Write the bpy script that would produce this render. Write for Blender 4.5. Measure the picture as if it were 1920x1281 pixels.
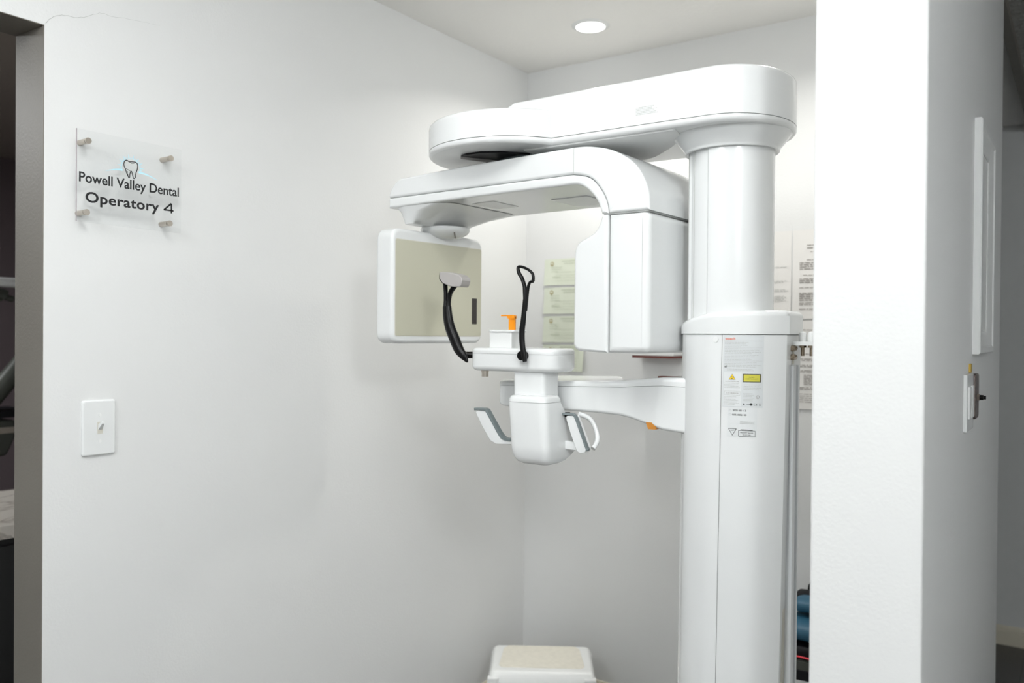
import bpy, bmesh, math, random
from mathutils import Vector, Matrix
random.seed(7)
for o in list(bpy.data.objects): bpy.data.objects.remove(o)
S = bpy.context.scene
C = S.collection
PI = math.pi

# ------------------------------------------------------------------ camera
def cam_matrix(loc, yaw, pitch, roll):
    f = Vector((-math.sin(yaw)*math.cos(pitch), math.cos(yaw)*math.cos(pitch), math.sin(pitch)))
    r = Vector((math.cos(yaw), math.sin(yaw), 0)); u = r.cross(f)
    r2 = r*math.cos(roll)+u*math.sin(roll); u2 = -r*math.sin(roll)+u*math.cos(roll)
    m = Matrix((r2, u2, -f)).transposed().to_4x4(); m.translation = Vector(loc)
    return m
cd = bpy.data.cameras.new('camera'); cam = bpy.data.objects.new('camera', cd); C.objects.link(cam)
cam.matrix_world = cam_matrix((1.7731, -2.6785, 1.4434), 0.6013, -0.0078, 0.0081)
cd.sensor_width = 36; cd.lens = 1567.9/1920*36; cd.clip_start = 0.05
cd.dof.use_dof = True; cd.dof.focus_distance = 1.80; cd.dof.aperture_fstop = 2.8
S.camera = cam

# ------------------------------------------------------------------ world and exposure
w = bpy.data.worlds.new('world'); S.world = w; w.use_nodes = True
w.node_tree.nodes['Background'].inputs[0].default_value = (0.6, 0.65, 0.7, 1)
w.node_tree.nodes['Background'].inputs[1].default_value = 0.0
S.view_settings.view_transform = 'Standard'; S.view_settings.look = 'None'
S.view_settings.gamma = 1; S.view_settings.use_curve_mapping = False
S.view_settings.exposure = -0.06
CEIL = 2.445

# ------------------------------------------------------------------ lights: recessed downlights, plus added panels and globes
def area(name, loc, size, power, col, shape='DISK', rot=(0, 0, 0), sy=None, spread=PI):
    l = bpy.data.lights.new(name, 'AREA'); l.shape = shape; l.size = size; l.energy = power; l.color = col
    if sy: l.size_y = sy
    l.spread = spread
    o = bpy.data.objects.new(name, l); C.objects.link(o); o.location = loc; o.rotation_euler = rot
    return o
DOWN = [(0.443, -0.306), (1.17, -0.42)]
ADDED_PANELS = [(1.05, -2.05, 0.6, 0.6, 7.8), (-2.1, -2.6, 0.6, 0.6, 45)]  # panels added out of view to brighten the alcove and the operatory
ADDED_GLOBES = [(2.72, -2.95, 2.22, 58), (0.90, -3.35, 2.25, 38)]  # globes added out of view to lift the corridor and alcove brightness
for (x, y), pw in zip(DOWN, (4.4, 3.4)):
    area('downlight_lamp', (x, y, CEIL-0.012), 0.085, pw, (1.0, 0.98, 0.94), spread=math.radians(140))
for x, y, sx, sy, p in ADDED_PANELS:
    area('added_panel_lamp', (x, y, CEIL-0.03), sx-0.08, p, (0.95, 0.98, 1.0), 'RECTANGLE', sy=sy-0.08)


# ------------------------------------------------------------------ materials
def mat(name, col, rough=0.5, metal=0.0, coat=0.0, bump=None, spec=None, vary=None, trans=0, emit=None):
    m = bpy.data.materials.new(name); m.use_nodes = True
    nt = m.node_tree; b = nt.nodes['Principled BSDF']
    b.inputs['Base Color'].default_value = (*col, 1); b.inputs['Roughness'].default_value = rough
    b.inputs['Metallic'].default_value = metal
    if coat: b.inputs['Coat Weight'].default_value = coat; b.inputs['Coat Roughness'].default_value = 0.12
    if spec is not None: b.inputs['Specular IOR Level'].default_value = spec
    if trans: b.inputs['Transmission Weight'].default_value = trans
    if emit: b.inputs['Emission Color'].default_value = (*emit[0], 1); b.inputs['Emission Strength'].default_value = emit[1]
    tc = nt.nodes.new('ShaderNodeTexCoord')
    n = nt.nodes.new('ShaderNodeTexNoise'); nt.links.new(tc.outputs['Object'], n.inputs['Vector'])
    n.inputs['Scale'].default_value = (bump or vary or (30, 0))[0]; n.inputs['Detail'].default_value = 3
    if bump:
        bp = nt.nodes.new('ShaderNodeBump'); bp.inputs['Strength'].default_value = bump[1]
        bp.inputs['Distance'].default_value = bump[2] if len(bump) > 2 else 0.002
        nt.links.new(n.outputs['Fac'], bp.inputs['Height']); nt.links.new(bp.outputs['Normal'], b.inputs['Normal'])
    v = vary[1] if vary else 0.02
    n2 = nt.nodes.new('ShaderNodeTexNoise'); nt.links.new(tc.outputs['Object'], n2.inputs['Vector'])
    n2.inputs['Scale'].default_value = vary[0] if vary else 3
    mx = nt.nodes.new('ShaderNodeMix'); mx.data_type = 'RGBA'
    mx.inputs[6].default_value = (*[c*(1-v) for c in col], 1); mx.inputs[7].default_value = (*[min(1, c*(1+v)) for c in col], 1)
    nt.links.new(n2.outputs['Fac'], mx.inputs[0]); nt.links.new(mx.outputs[2], b.inputs['Base Color'])
    return m
M = {}
M['wall'] = mat('grey wall paint', (0.77, 0.775, 0.768), 0.42, bump=(170, 0.25, 0.0015), spec=0.4)
M['ceil'] = mat('white ceiling paint', (0.90, 0.89, 0.86), 0.75, bump=(60, 0.3, 0.003))
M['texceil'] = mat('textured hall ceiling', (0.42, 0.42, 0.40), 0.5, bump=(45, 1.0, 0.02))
M['jamb'] = mat('shade-darkened gloss jamb paint', (0.22, 0.205, 0.18), 0.5, bump=(170, 0.25, 0.0015), spec=0.25)  # doorway reveal is lit less than the wall; that shade is in this colour
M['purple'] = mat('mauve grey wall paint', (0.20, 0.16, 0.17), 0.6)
M['brownceil'] = mat('brown ceiling paint', (0.40, 0.36, 0.32), 0.7)  # one even brown for the operatory ceiling
M['base'] = mat('cream baseboard gloss', (0.76, 0.71, 0.58), 0.35)
M['white'] = mat('white gloss plastic', (0.79, 0.803, 0.80), 0.22, coat=0.25)
M['white2'] = mat('white satin plastic', (0.80, 0.81, 0.80), 0.35)
M['seam'] = mat('shadow gap plastic', (0.30, 0.31, 0.30), 0.6)
M['panel'] = mat('olive grey detector face', (0.56, 0.55, 0.43), 0.16, coat=0.3)
M['black'] = mat('black gloss plastic', (0.005, 0.005, 0.005), 0.3, spec=0.22)
M['slot'] = mat('dark smoked slot', (0.035, 0.03, 0.028), 0.2)
M['grey'] = mat('light grey rubber pad', (0.42, 0.40, 0.385), 0.4)
M['dgrey'] = mat('dark grey rubber grip', (0.17, 0.20, 0.205), 0.5)
M['metal'] = mat('brushed nickel', (0.55, 0.50, 0.44), 0.28, metal=1.0)
M['bronze'] = mat('dark brass gland', (0.34, 0.28, 0.21), 0.25, metal=1.0)
M['alu'] = mat('anodised aluminium', (0.74, 0.76, 0.77), 0.4, metal=0.15)
M['beige'] = mat('beige rear panel', (0.62, 0.60, 0.53), 0.5)
M['orange'] = mat('orange plastic', (0.90, 0.30, 0.01), 0.35)
M['amber'] = mat('amber plastic', (0.55, 0.22, 0.03), 0.35)
M['darkred'] = mat('dark red backing', (0.16, 0.03, 0.02), 0.5)
M['paper'] = mat('white printer paper', (0.80, 0.785, 0.76), 0.8, vary=(8, 0.02))
M['green'] = mat('pale green certificate paper', (0.73, 0.77, 0.65), 0.75, vary=(14, 0.03))
M['ink'] = mat('dark grey ink', (0.27, 0.245, 0.225), 0.7)
M['fink'] = mat('faint print ink', (0.48, 0.49, 0.47), 0.7)
M['gink'] = mat('olive green ink', (0.50, 0.55, 0.42), 0.7)
M['seal'] = mat('gold seal ink', (0.42, 0.36, 0.16), 0.6)
M['lettering'] = mat('black vinyl lettering', (0.006, 0.006, 0.007), 0.4)
M['skyblue'] = mat('pale blue print', (0.50, 0.80, 0.90), 0.5)
M['sticker'] = mat('silver sticker', (0.66, 0.685, 0.69), 0.4)
M['lab'] = mat('white sticker', (0.72, 0.74, 0.74), 0.4)
M['rink'] = mat('red orange logo ink', (0.80, 0.16, 0.07), 0.5)
M['yellow'] = mat('yellow warning ink', (0.85, 0.60, 0.02), 0.5)
M['olive'] = mat('yellow green laser label', (0.60, 0.56, 0.06), 0.5)
M['mark'] = mat('black marking ink', (0.03, 0.03, 0.03), 0.5)
M['tread'] = mat('beige non slip stool mat', (0.74, 0.71, 0.62), 0.85, bump=(420, 0.5, 0.002), vary=(60, 0.10))
M['blue'] = mat('teal blue vinyl', (0.018, 0.095, 0.16), 0.5)
M['blackvinyl'] = mat('black vinyl', (0.006, 0.006, 0.008), 0.6, spec=0.25)
M['red'] = mat('red piping', (0.75, 0.05, 0.07), 0.5)
M['marble'] = None
M['darkcab'] = mat('black laminate', (0.012, 0.012, 0.012), 0.5)
M['dkplastic'] = mat('dark green grey plastic', (0.06, 0.065, 0.055), 0.35)
M['brass'] = mat('yellow brass tag', (0.62, 0.42, 0.08), 0.4, metal=0.5)
M['brown'] = mat('brown switch metal', (0.16, 0.13, 0.12), 0.35, metal=0.6)
M['glow'] = mat('lit lamp diffuser', (1, 1, 1), 0.5, emit=((1.0, 0.99, 0.96), 6))
M['mirror'] = mat('frame backing board', (0.70, 0.71, 0.70), 0.2)

def marble():
    m = mat('marble laminate', (0.60, 0.57, 0.52), 0.3)
    nt = m.node_tree; b = nt.nodes['Principled BSDF']
    tc = nt.nodes.new('ShaderNodeTexCoord'); n = nt.nodes.new('ShaderNodeTexNoise')
    n.inputs['Scale'].default_value = 5; n.inputs['Detail'].default_value = 8; n.inputs['Distortion'].default_value = 1.6
    r = nt.nodes.new('ShaderNodeValToRGB'); e = r.color_ramp.elements
    e[0].position = 0.46; e[0].color = (0.62, 0.58, 0.52, 1); e[1].position = 0.54; e[1].color = (0.62, 0.58, 0.52, 1)
    k = r.color_ramp.elements.new(0.5); k.color = (0.36, 0.32, 0.28, 1)
    nt.links.new(tc.outputs['Object'], n.inputs['Vector']); nt.links.new(n.outputs['Fac'], r.inputs['Fac'])
    nt.links.new(r.outputs['Color'], b.inputs['Base Color']); return m
M['marble'] = marble()
def planks():
    m = mat('dark wood plank floor', (0.06, 0.05, 0.045), 0.35)
    nt = m.node_tree; b = nt.nodes['Principled BSDF']
    tc = nt.nodes.new('ShaderNodeTexCoord'); mp = nt.nodes.new('ShaderNodeMapping'); mp.inputs['Rotation'].default_value = (0, 0, PI/2)
    br = nt.nodes.new('ShaderNodeTexBrick'); br.inputs['Scale'].default_value = 1.0
    br.inputs['Color1'].default_value = (0.035, 0.032, 0.03, 1); br.inputs["Color2"].default_value = (0.09, 0.085, 0.075, 1)
    br.inputs['Mortar'].default_value = (0.01, 0.01, 0.01, 1); br.inputs['Mortar Size'].default_value = 0.002
    br.inputs['Brick Width'].default_value = 1.2; br.inputs['Row Height'].default_value = 0.13
    nt.links.new(tc.outputs['Object'], mp.inputs['Vector']); nt.links.new(mp.outputs['Vector'], br.inputs['Vector'])
    nt.links.new(br.outputs['Color'], b.inputs['Base Color']); return m
M['floor'] = planks()
def acrylic():
    m = bpy.data.materials.new('clear acrylic'); m.use_nodes = True
    nt = m.node_tree; nt.nodes.clear()
    o = nt.nodes.new('ShaderNodeOutputMaterial'); t = nt.nodes.new('ShaderNodeBsdfTransparent'); t.inputs[0].default_value = (0.985, 0.988, 0.988, 1)
    g = nt.nodes.new('ShaderNodeBsdfGlossy'); g.inputs['Roughness'].default_value = 0.02
    f = nt.nodes.new('ShaderNodeFresnel'); f.inputs['IOR'].default_value = 1.49
    mx = nt.nodes.new('ShaderNodeMixShader')
    ge = nt.nodes.new('ShaderNodeNewGeometry'); mu = nt.nodes.new('ShaderNodeMath'); mu.operation = 'MULTIPLY_ADD'; mu.inputs[1].default_value = -1; mu.inputs[2].default_value = 1
    m2 = nt.nodes.new('ShaderNodeMath'); m2.operation = 'MULTIPLY'
    nt.links.new(ge.outputs['Backfacing'], mu.inputs[0]); nt.links.new(mu.outputs[0], m2.inputs[0]); nt.links.new(f.outputs[0], m2.inputs[1])
    nt.links.new(m2.outputs[0], mx.inputs[0]); nt.links.new(t.outputs[0], mx.inputs[1]); nt.links.new(g.outputs[0], mx.inputs[2])
    nt.links.new(mx.outputs[0], o.inputs[0]); return m
M['acrylic'] = acrylic()
M['acrylic_edge'] = mat('acrylic cut edge', (0.42, 0.36, 0.38), 0.3)

# ------------------------------------------------------------------ mesh helpers
def empty(name, loc, label, cat, group=None):
    o = bpy.data.objects.new(name, None); C.objects.link(o); o.location = loc
    o.empty_display_size = 0.05
    o['label'] = label; o['category'] = cat
    if group: o['group'] = group
    return o
def base_of(o):
    v = Vector((0, 0, 0))
    while o is not None: v += o.location; o = o.parent
    return v
def finish(o, sharp=42, wn=True):
    me = o.data
    me.polygons.foreach_set('use_smooth', [True]*len(me.polygons))
    me.set_sharp_from_angle(angle=math.radians(sharp))
    if wn:
        m = o.modifiers.new('weighted', 'WEIGHTED_NORMAL'); m.keep_sharp = True; m.weight = 80
def mk(name, vf, m, parent=None, label=None, sharp=42, wn=True, kind=None, loc=None):
    """one mesh object from (verts, faces) given in world coordinates"""
    V, F = vf
    if parent is not None: off = base_of(parent); own = Vector((0, 0, 0))
    else: off = Vector(loc) if loc else Vector((0, 0, 0)); own = off
    me = bpy.data.meshes.new(name)
    me.from_pydata([tuple(Vector(v)-off) for v in V], [], F); me.update()
    bm = bmesh.new(); bm.from_mesh(me); bmesh.ops.remove_doubles(bm, verts=bm.verts, dist=1e-6)
    bmesh.ops.recalc_face_normals(bm, faces=bm.faces)
    bm.to_mesh(me); bm.free()
    me.materials.append(M[m] if isinstance(m, str) else m)
    o = bpy.data.objects.new(name, me); C.objects.link(o); o.location = own
    if parent is not None: o.parent = parent
    if label: o['label'] = label
    if kind: o['kind'] = kind
    finish(o, sharp, wn)
    return o
def flat(name, vf, m, parent, label=None):
    """thin printed marks, no normal repair needed"""
    V, F = vf; off = base_of(parent)
    me = bpy.data.meshes.new(name); me.from_pydata([tuple(Vector(v)-off) for v in V], [], F); me.update()
    me.materials.append(M[m]); o = bpy.data.objects.new(name, me); C.objects.link(o); o.parent = parent
    if label: o['label'] = label
    return o
def tag(o, label, cat, group=None, kind=None):
    o['label'] = label; o['category'] = cat
    if group: o['group'] = group
    if kind: o['kind'] = kind
    return o
def join(*vfs):
    V = []; F = []
    for v, f in vfs:
        n = len(V); V += list(v); F += [tuple(i+n for i in q) for q in f]
    return V, F
def mapv(vf, fn): return [fn(*v) for v in vf[0]], vf[1]
def rotz(a, cx, cy):
    c, s = math.cos(a), math.sin(a)
    return lambda x, y, z: (cx+(x-cx)*c-(y-cy)*s, cy+(x-cx)*s+(y-cy)*c, z)
def box(x0, x1, y0, y1, z0, z1):
    V = [(x, y, z) for z in (z0, z1) for y in (y0, y1) for x in (x0, x1)]
    return V, [(0, 2, 3, 1), (4, 5, 7, 6), (0, 1, 5, 4), (2, 6, 7, 3), (0, 4, 6, 2), (1, 3, 7, 5)]
def loft(rings, cap0=True, cap1=True, closed=True):
    V = [p for r in rings for p in r]; n = len(rings[0]); F = []
    for k in range(len(rings)-1):
        for i in range(n if closed else n-1):
            j = (i+1) % n
            F.append((k*n+i, k*n+j, (k+1)*n+j, (k+1)*n+i))
    if cap0: F.append(tuple(range(n-1, -1, -1)))
    if cap1: F.append(tuple((len(rings)-1)*n+i for i in range(n)))
    return V, F
def area2(p): return sum(p[i][0]*p[(i+1) % len(p)][1]-p[(i+1) % len(p)][0]*p[i][1] for i in range(len(p)))
def ccw(p): return list(p) if area2(p) > 0 else list(reversed(p))
def inset(p, d):
    n = len(p); out = []
    for i in range(n):
        a = Vector(p[i-1]); b = Vector(p[i]); c = Vector(p[(i+1) % n])
        e1 = (b-a).normalized(); e2 = (c-b).normalized()
        n1 = Vector((-e1.y, e1.x)); n2 = Vector((-e2.y, e2.x))
        s = n1+n2
        if s.length < 1e-6: s = n1
        s.normalize(); k = max(0.5, s.dot(n1))
        q = b+s*(d/k); out.append((q.x, q.y))
    return out
def rpoly(pts, rad, n=6):
    """polygon with filleted corners; rad a number or a list"""
    out = []; N = len(pts)
    for i in range(N):
        r = rad[i] if isinstance(rad, (list, tuple)) else rad
        a = Vector(pts[i-1]); b = Vector(pts[i]); c = Vector(pts[(i+1) % N])
        if r <= 0: out.append(tuple(b)); continue
        u = (a-b); v = (c-b); lu, lv = u.length, v.length; u.normalize(); v.normalize()
        ang = u.angle(v); d = min(r/math.tan(ang/2), lu*0.49, lv*0.49)
        p0 = b+u*d; p1 = b+v*d
        for k in range(n+1):
            t = k/n; q = p0*(1-t)**2+b*2*t*(1-t)+p1*t*t
            # blend toward a true arc
            out.append((q.x, q.y))
    return out
def slab(outline, w0, w1, r0=0.0, r1=0.0, seg=4, fn=None):
    """extrude a plan outline between w0 and w1 (numbers or functions), with rounded edges"""
    p = ccw(outline); f0 = w0 if callable(w0) else (lambda u, v: w0); f1 = w1 if callable(w1) else (lambda u, v: w1)
    rings = []
    if r0 > 0:
        for k in range(seg+1):
            t = k/seg*PI/2; q = inset(p, r0*(1-math.sin(t)))
            rings.append([(a[0], a[1], f0(*b)+r0*(1-math.cos(t))) for a, b in zip(q, p)])
    else: rings.append([(a[0], a[1], f0(*a)) for a in p])
    if r1 > 0:
        for k in range(seg+1):
            t = k/seg*PI/2; q = inset(p, r1*(1-math.cos(t)))
            rings.append([(a[0], a[1], f1(*b)-r1*(1-math.sin(t))) for a, b in zip(q, p)])
    else: rings.append([(a[0], a[1], f1(*a)) for a in p])
    vf = loft(rings)
    return mapv(vf, fn) if fn else vf
XZ = lambda u, v, w: (u, w, v)     # profile in x-z, thickness along y
YZ = lambda u, v, w: (w, u, v)     # profile in y-z, thickness along x
def rrect(x0, x1, y0, y1, r, n=6): return rpoly([(x0, y0), (x1, y0), (x1, y1), (x0, y1)], r, n)
def circle(cx, cy, r, n=32, ry=None): return [(cx+r*math.cos(2*PI*k/n), cy+(ry or r)*math.sin(2*PI*k/n)) for k in range(n)]
def frame_of(path):
    T = []
    for i in range(len(path)):
        a = Vector(path[max(0, i-1)]); b = Vector(path[min(len(path)-1, i+1)]); T.append((b-a).normalized())
    return T
def tube(path, rad, n=12, up=(0, 1, 0), flatk=1.0):
    """swept tube; rad number or list; flatk squeezes it along 'up'"""
    up = Vector(up); rings = []; T = frame_of(path)
    for i, p in enumerate(path):
        r = rad[i] if isinstance(rad, (list, tuple)) else rad
        s = T[i].cross(up)
        if s.length < 1e-4: s = T[i].cross(Vector((1, 0, 0)))
        s.normalize(); t = s.cross(T[i]).normalized()
        rings.append([tuple(Vector(p)+s*(r*math.cos(2*PI*k/n))+t*(r*flatk*math.sin(2*PI*k/n))) for k in range(n)])
    return loft(rings)
def smooth(path, sub=5):
    """Catmull-Rom through points of any dimension"""
    out = []; n = len(path)
    for i in range(n-1):
        p0, p1, p2, p3 = [Vector(path[max(0, min(n-1, j))]) for j in (i-1, i, i+1, i+2)]
        for k in range(sub):
            t = k/sub
            out.append(tuple(0.5*((2*p1)+(p2-p0)*t+(2*p0-5*p1+4*p2-p3)*t*t+(3*p1-p0-3*p2+p3)*t**3)))
    out.append(tuple(path[-1])); return out
def cyl(p0, p1, r, n=20, r1=None): return tube([p0, p1], [r, r1 if r1 is not None else r], n, up=(0.13, 0.9, 0.3) if abs((Vector(p1)-Vector(p0)).normalized().y) < 0.8 else (0, 0, 1))
def lathe(cx, cy, prof, n=40, ky=1.0):
    return loft([[(cx+r*math.cos(2*PI*k/n), cy+ky*r*math.sin(2*PI*k/n), z) for k in range(n)] for r, z in prof])
def stroke(pts, w, closed=False):
    """flat 2D line of width w as quads (pts 2D); w number or list"""
    if closed and len(pts) < 8 and not isinstance(w, (list, tuple)):
        return join(*[stroke([tuple(Vector(a).lerp(Vector(b), t/10)) for t in range(11)], w) for a, b in zip(pts, list(pts[1:])+[pts[0]])])
    n = len(pts); L = []; R = []
    for i in range(n):
        a = Vector(pts[i-1] if (i > 0 or closed) else pts[0]); b = Vector(pts[(i+1) % n] if (i < n-1 or closed) else pts[-1])
        t = (b-a).normalized(); nn = Vector((-t.y, t.x)); ww = (w[i] if isinstance(w, (list, tuple)) else w)/2
        p = Vector(pts[i]); L.append(tuple(p+nn*ww)); R.append(tuple(p-nn*ww))
    V = L+R; F = [(i, (i+1) % n, n+(i+1) % n, n+i) for i in range(n if closed else n-1)]
    return [(x, y, 0) for x, y in V], F
def quad(x0, x1, y0, y1):
    n = max(1, int(math.ceil((x1-x0)/0.003))) if x1-x0 < 0.1 else 1
    V = [(x0+(x1-x0)*k/n, y, 0) for y in (y0, y1) for k in range(n+1)]
    return V, [(k, k+1, n+2+k, n+1+k) for k in range(n)]
def text2d(body, height, width=None, bold=0.0, spacing=1.0, shear=0):
    cu = bpy.data.curves.new('t', 'FONT'); cu.body = body; cu.size = 1; cu.offset = bold; cu.space_character = spacing
    cu.resolution_u = 4; cu.shear = shear
    ob = bpy.data.objects.new('t', cu); C.objects.link(ob)
    dg = bpy.context.evaluated_depsgraph_get(); me = bpy.data.meshes.new_from_object(ob.evaluated_get(dg))
    V = [tuple(v.co) for v in me.vertices]; F = [tuple(p.vertices) for p in me.polygons]
    bpy.data.objects.remove(ob); bpy.data.curves.remove(cu); bpy.data.meshes.remove(me)
    x0 = min(v[0] for v in V); x1 = max(v[0] for v in V)
    ky = height/0.73; kx = (width/(x1-x0)) if width else ky
    return [((v[0]-x0)*kx, v[1]*ky, 0) for v in V], F
def shift(vf, dx, dy): return [(v[0]+dx, v[1]+dy, v[2]) for v in vf[0]], vf[1]
def fineprint(x0, x1, y0, y1, n, h, ragged=0.25, seed=1, indent=0.0, words=True):
    """rows of unreadable fine print as small dashes"""
    rnd = random.Random(seed); parts = []
    for i in range(n):
        y = y1-(i+0.5)*(y1-y0)/n
        xe = x1-(x1-x0)*ragged*rnd.random(); x = x0+(x1-x0)*indent*(rnd.random() < 0.5)
        while x < xe:
            l = (x1-x0)*(0.03+0.09*rnd.random()) if words else (xe-x)
            parts.append(quad(x, min(xe, x+l), y-h/2, y+h/2)); x += l+(x1-x0)*0.015
    return join(*parts)
def struct(name, vf, m, sharp=42, **k):
    o = mk(name, vf, m, None, None, sharp, False, 'structure'); return o

# ------------------------------------------------------------------ the room
YD = -1.803         # right edge of the operatory doorway in the left wall
HD = 2.074          # header height
struct('floor', box(-3.5, 3.6, -5.2, 2.0, -0.1, 0), 'floor')
struct('ceiling', join(box(-0.115, 3.6, -5.2, 0.03, CEIL, CEIL+0.1), box(-0.115, 1.573, 0.03, 2.0, CEIL, CEIL+0.1)), 'ceil')
# left wall with the doorway
struct('wall_left', join(box(-0.115, 0, YD, 0.06, 0, CEIL), box(-0.115, 0, -2.72, YD, HD, CEIL), box(-0.115, 0, -5.2, -2.72, 0, CEIL)), 'wall')
struct('trim_1', join(box(-0.117, -0.0006, YD-0.0015, YD, 0, HD), box(-0.117, -0.0006, -2.72, YD, HD-0.0015, HD), box(-0.117, -0.0006, -2.72, -2.7185, 0, HD)), 'jamb')
struct('wall_back', box(0, 1.5726, 0, 0.05, 0, CEIL), 'wall')
XP0, XP1, YP = 1.4052, 1.5726, -1.2786
struct('wall_right', slab(rpoly([(XP0, YP), (XP1, YP), (XP1, 0.0), (XP0, 0.0)], [0.006, 0.006, 0, 0], 4), 0, CEIL), 'wall', sharp=60)
# hall beyond
struct('wall_far', box(-0.115, 3.6, 1.8966, 2.0, 0, CEIL), 'wall')
struct('trim_3', box(1.545, 1.573, 0.05, 1.8966, CEIL-0.035, CEIL), 'jamb')
struct('ceiling_hall', box(1.573, 3.6, 0.03, 2.0, CEIL-0.002, CEIL+0.1), 'texceil')
struct('wall_hall', box(3.5, 3.6, -5.2, 2.0, 0, CEIL), 'wall')
struct('wall_rear', box(-0.115, 3.6, -5.3, -5.2, 0, CEIL), 'wall')
struct('wall_side', box(-0.115, 0, 0.06, 2.0, 0, CEIL), 'wall')
def baseboard(name, a, b, n, h, t=0.014):
    a = Vector(a); b = Vector(b); n = Vector(n)
    prof = [(0, 0), (t, 0), (t, h*0.72), (t*0.7, h*0.80), (t*0.75, h*0.86), (t*0.3, h), (0, h)]
    rings = [[tuple((p+n*d).to_tuple()+(z,)) for d, z in prof] for p in (a, b)]
    return struct(name, loft(rings), 'base', sharp=30)
baseboard('baseboard_left', (0, YD), (0, 0), (1, 0), 0.193)
baseboard('baseboard_back', (0, 0), (XP0, 0), (0, -1), 0.193)
baseboard('baseboard_far', (1.0, 1.8966), (3.5, 1.8966), (0, -1), 0.09)
# operatory behind the doorway
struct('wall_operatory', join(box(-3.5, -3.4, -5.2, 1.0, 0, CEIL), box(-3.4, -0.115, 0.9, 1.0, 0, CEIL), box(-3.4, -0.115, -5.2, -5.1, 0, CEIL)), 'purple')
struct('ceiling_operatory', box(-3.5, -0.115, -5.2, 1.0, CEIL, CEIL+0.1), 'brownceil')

# hairline crack in the paint above the doorway
crack = smooth([(YD+0.002, 2.078), (-1.790, 2.092), (-1.774, 2.103), (-1.755, 2.108), (-1.735, 2.110), (-1.715, 2.119), (-1.695, 2.130), (-1.683, 2.136), (-1.66, 2.137), (-1.63, 2.142), (-1.596, 2.146), (-1.57, 2.150), (-1.543, 2.152)], 3)
crack = [(u, v+random.uniform(-0.0012, 0.0012)) for u, v in crack]
vf = mapv(stroke(crack, [0.0011*(1-0.8*i/len(crack)) for i in range(len(crack))]), lambda u, v, w_: (0.0006, u, v))
o = flat('trim_4', vf, 'fink', bpy.data.objects['wall_left']); o.parent = None; o['kind'] = 'structure'

# ------------------------------------------------------------------ ceiling light fixtures; panels and globes are added
def downlight(x, y, label):
    t = empty('recessed_downlight', (x, y, CEIL), label, 'ceiling light', None)
    mk('trim_ring', lathe(x, y, [(0.045, CEIL-0.001), (0.0475, CEIL-0.006), (0.056, CEIL-0.005), (0.0615, CEIL-0.0005), (0.0615, CEIL)]), 'white2', t)
    mk('diffuser', lathe(x, y, [(0.001, CEIL-0.008), (0.03, CEIL-0.0075), (0.0475, CEIL-0.0055), (0.0475, CEIL-0.001)]), 'glow', t, 'round glowing diffuser')
downlight(*DOWN[0], 'small round recessed ceiling light glowing above the alcove corner')
downlight(*DOWN[1], 'small round recessed ceiling light above the column side of the alcove')
for i, (x, y, sx, sy, p) in enumerate(ADDED_PANELS):
    t = empty('added_ceiling_panel', (x, y, CEIL), ['added unseen ceiling light panel over the passage', 'added unseen ceiling light panel inside the dark operatory'][i], 'ceiling light')
    hx, hy = sx/2, sy/2
    mk('frame', join(box(x-hx, x+hx, y-hy, y-hy+0.03, CEIL-0.02, CEIL), box(x-hx, x+hx, y+hy-0.03, y+hy, CEIL-0.02, CEIL), box(x-hx, x-hx+0.03, y-hy, y+hy, CEIL-0.02, CEIL), box(x+hx-0.03, x+hx, y-hy, y+hy, CEIL-0.02, CEIL)), 'white2', t)
    mk('diffuser', box(x-hx+0.03, x+hx-0.03, y-hy+0.03, y+hy-0.03, CEIL-0.012, CEIL-0.006), 'glow', t)

for i, (x, y, z, p) in enumerate(ADDED_GLOBES):
    t = empty('added_globe_light', (x, y, CEIL), ['added unseen globe light in the corridor, right of the camera', 'added unseen globe light in the corridor, left of the camera'][i], 'ceiling light')
    mk('ceiling_rose', lathe(x, y, [(0.09, CEIL), (0.09, CEIL-0.02), (0.04, CEIL-0.035), (0.001, CEIL-0.035)]), 'white2', t)
    mk('globe', lathe(x, y, [(0.148*math.sin(PI*k/16)+0.0005, z-0.148*math.cos(PI*k/16)) for k in range(17)]), mat('added globe glow', (1, 1, 1), 0.5, emit=((0.95, 0.98, 1.0), p/(4*PI*PI*0.148**2))), t, 'added glowing white globe')

# ------------------------------------------------------------------ panoramic x-ray machine
XR = empty('dental_xray_machine', (1.17, -1.0, 0), 'tall white panoramic dental x-ray machine standing in the alcove', 'x-ray machine')
YC = -1.0
def colh(x, d=0.0):
    a = (0.105 if x < 1.175 else 0.145)+(d if x < 1.175 else 0)
    return (0.09+d)*math.sqrt(max(0.0, 1-((x-1.175)/(a))**2))
def colprof(d=0.0, xr=1.298, n=26):
    top = []
    for k in range(n+1):
        t = PI-k/n*(PI/2); top.append((1.175+(0.105+d)*math.cos(t), (0.09+d)*math.sin(t)))
    e = xr+d; m = 14
    for k in range(1, m+1):
        x = 1.175+(e-1.175)*k/m; top.append((x, (0.09+d)*math.sqrt(max(0, 1-((x-1.175)/0.145)**2)) if x < 1.31 else 0.03))
    return [(x, YC+h) for x, h in top]+[(x, YC-h) for x, h in reversed(top[1:])]
def lean(x, y, z):      # the housing narrows slightly towards the floor
    k = max(0, 1.449-z); return (x+(-0.006*(1.30-x)/0.23-0.014*(x-1.07)/0.23)*k, y, z)
# base plate on the floor
mk('base_plate', slab(rpoly([(0.72, -1.22), (1.36, -1.22), (1.36, -0.78), (0.72, -0.78)], [0.16, 0.06, 0.06, 0.16], 10), 0, 0.03, 0, 0.01), 'white2', XR)
nz = 12
P0 = colprof()
column = mk('column_housing', mapv(loft([[(x, y, 0.03+(1.4475-0.03)*k/nz) for x, y in P0] for k in range(nz+1)]), lean), 'white', XR)
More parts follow.
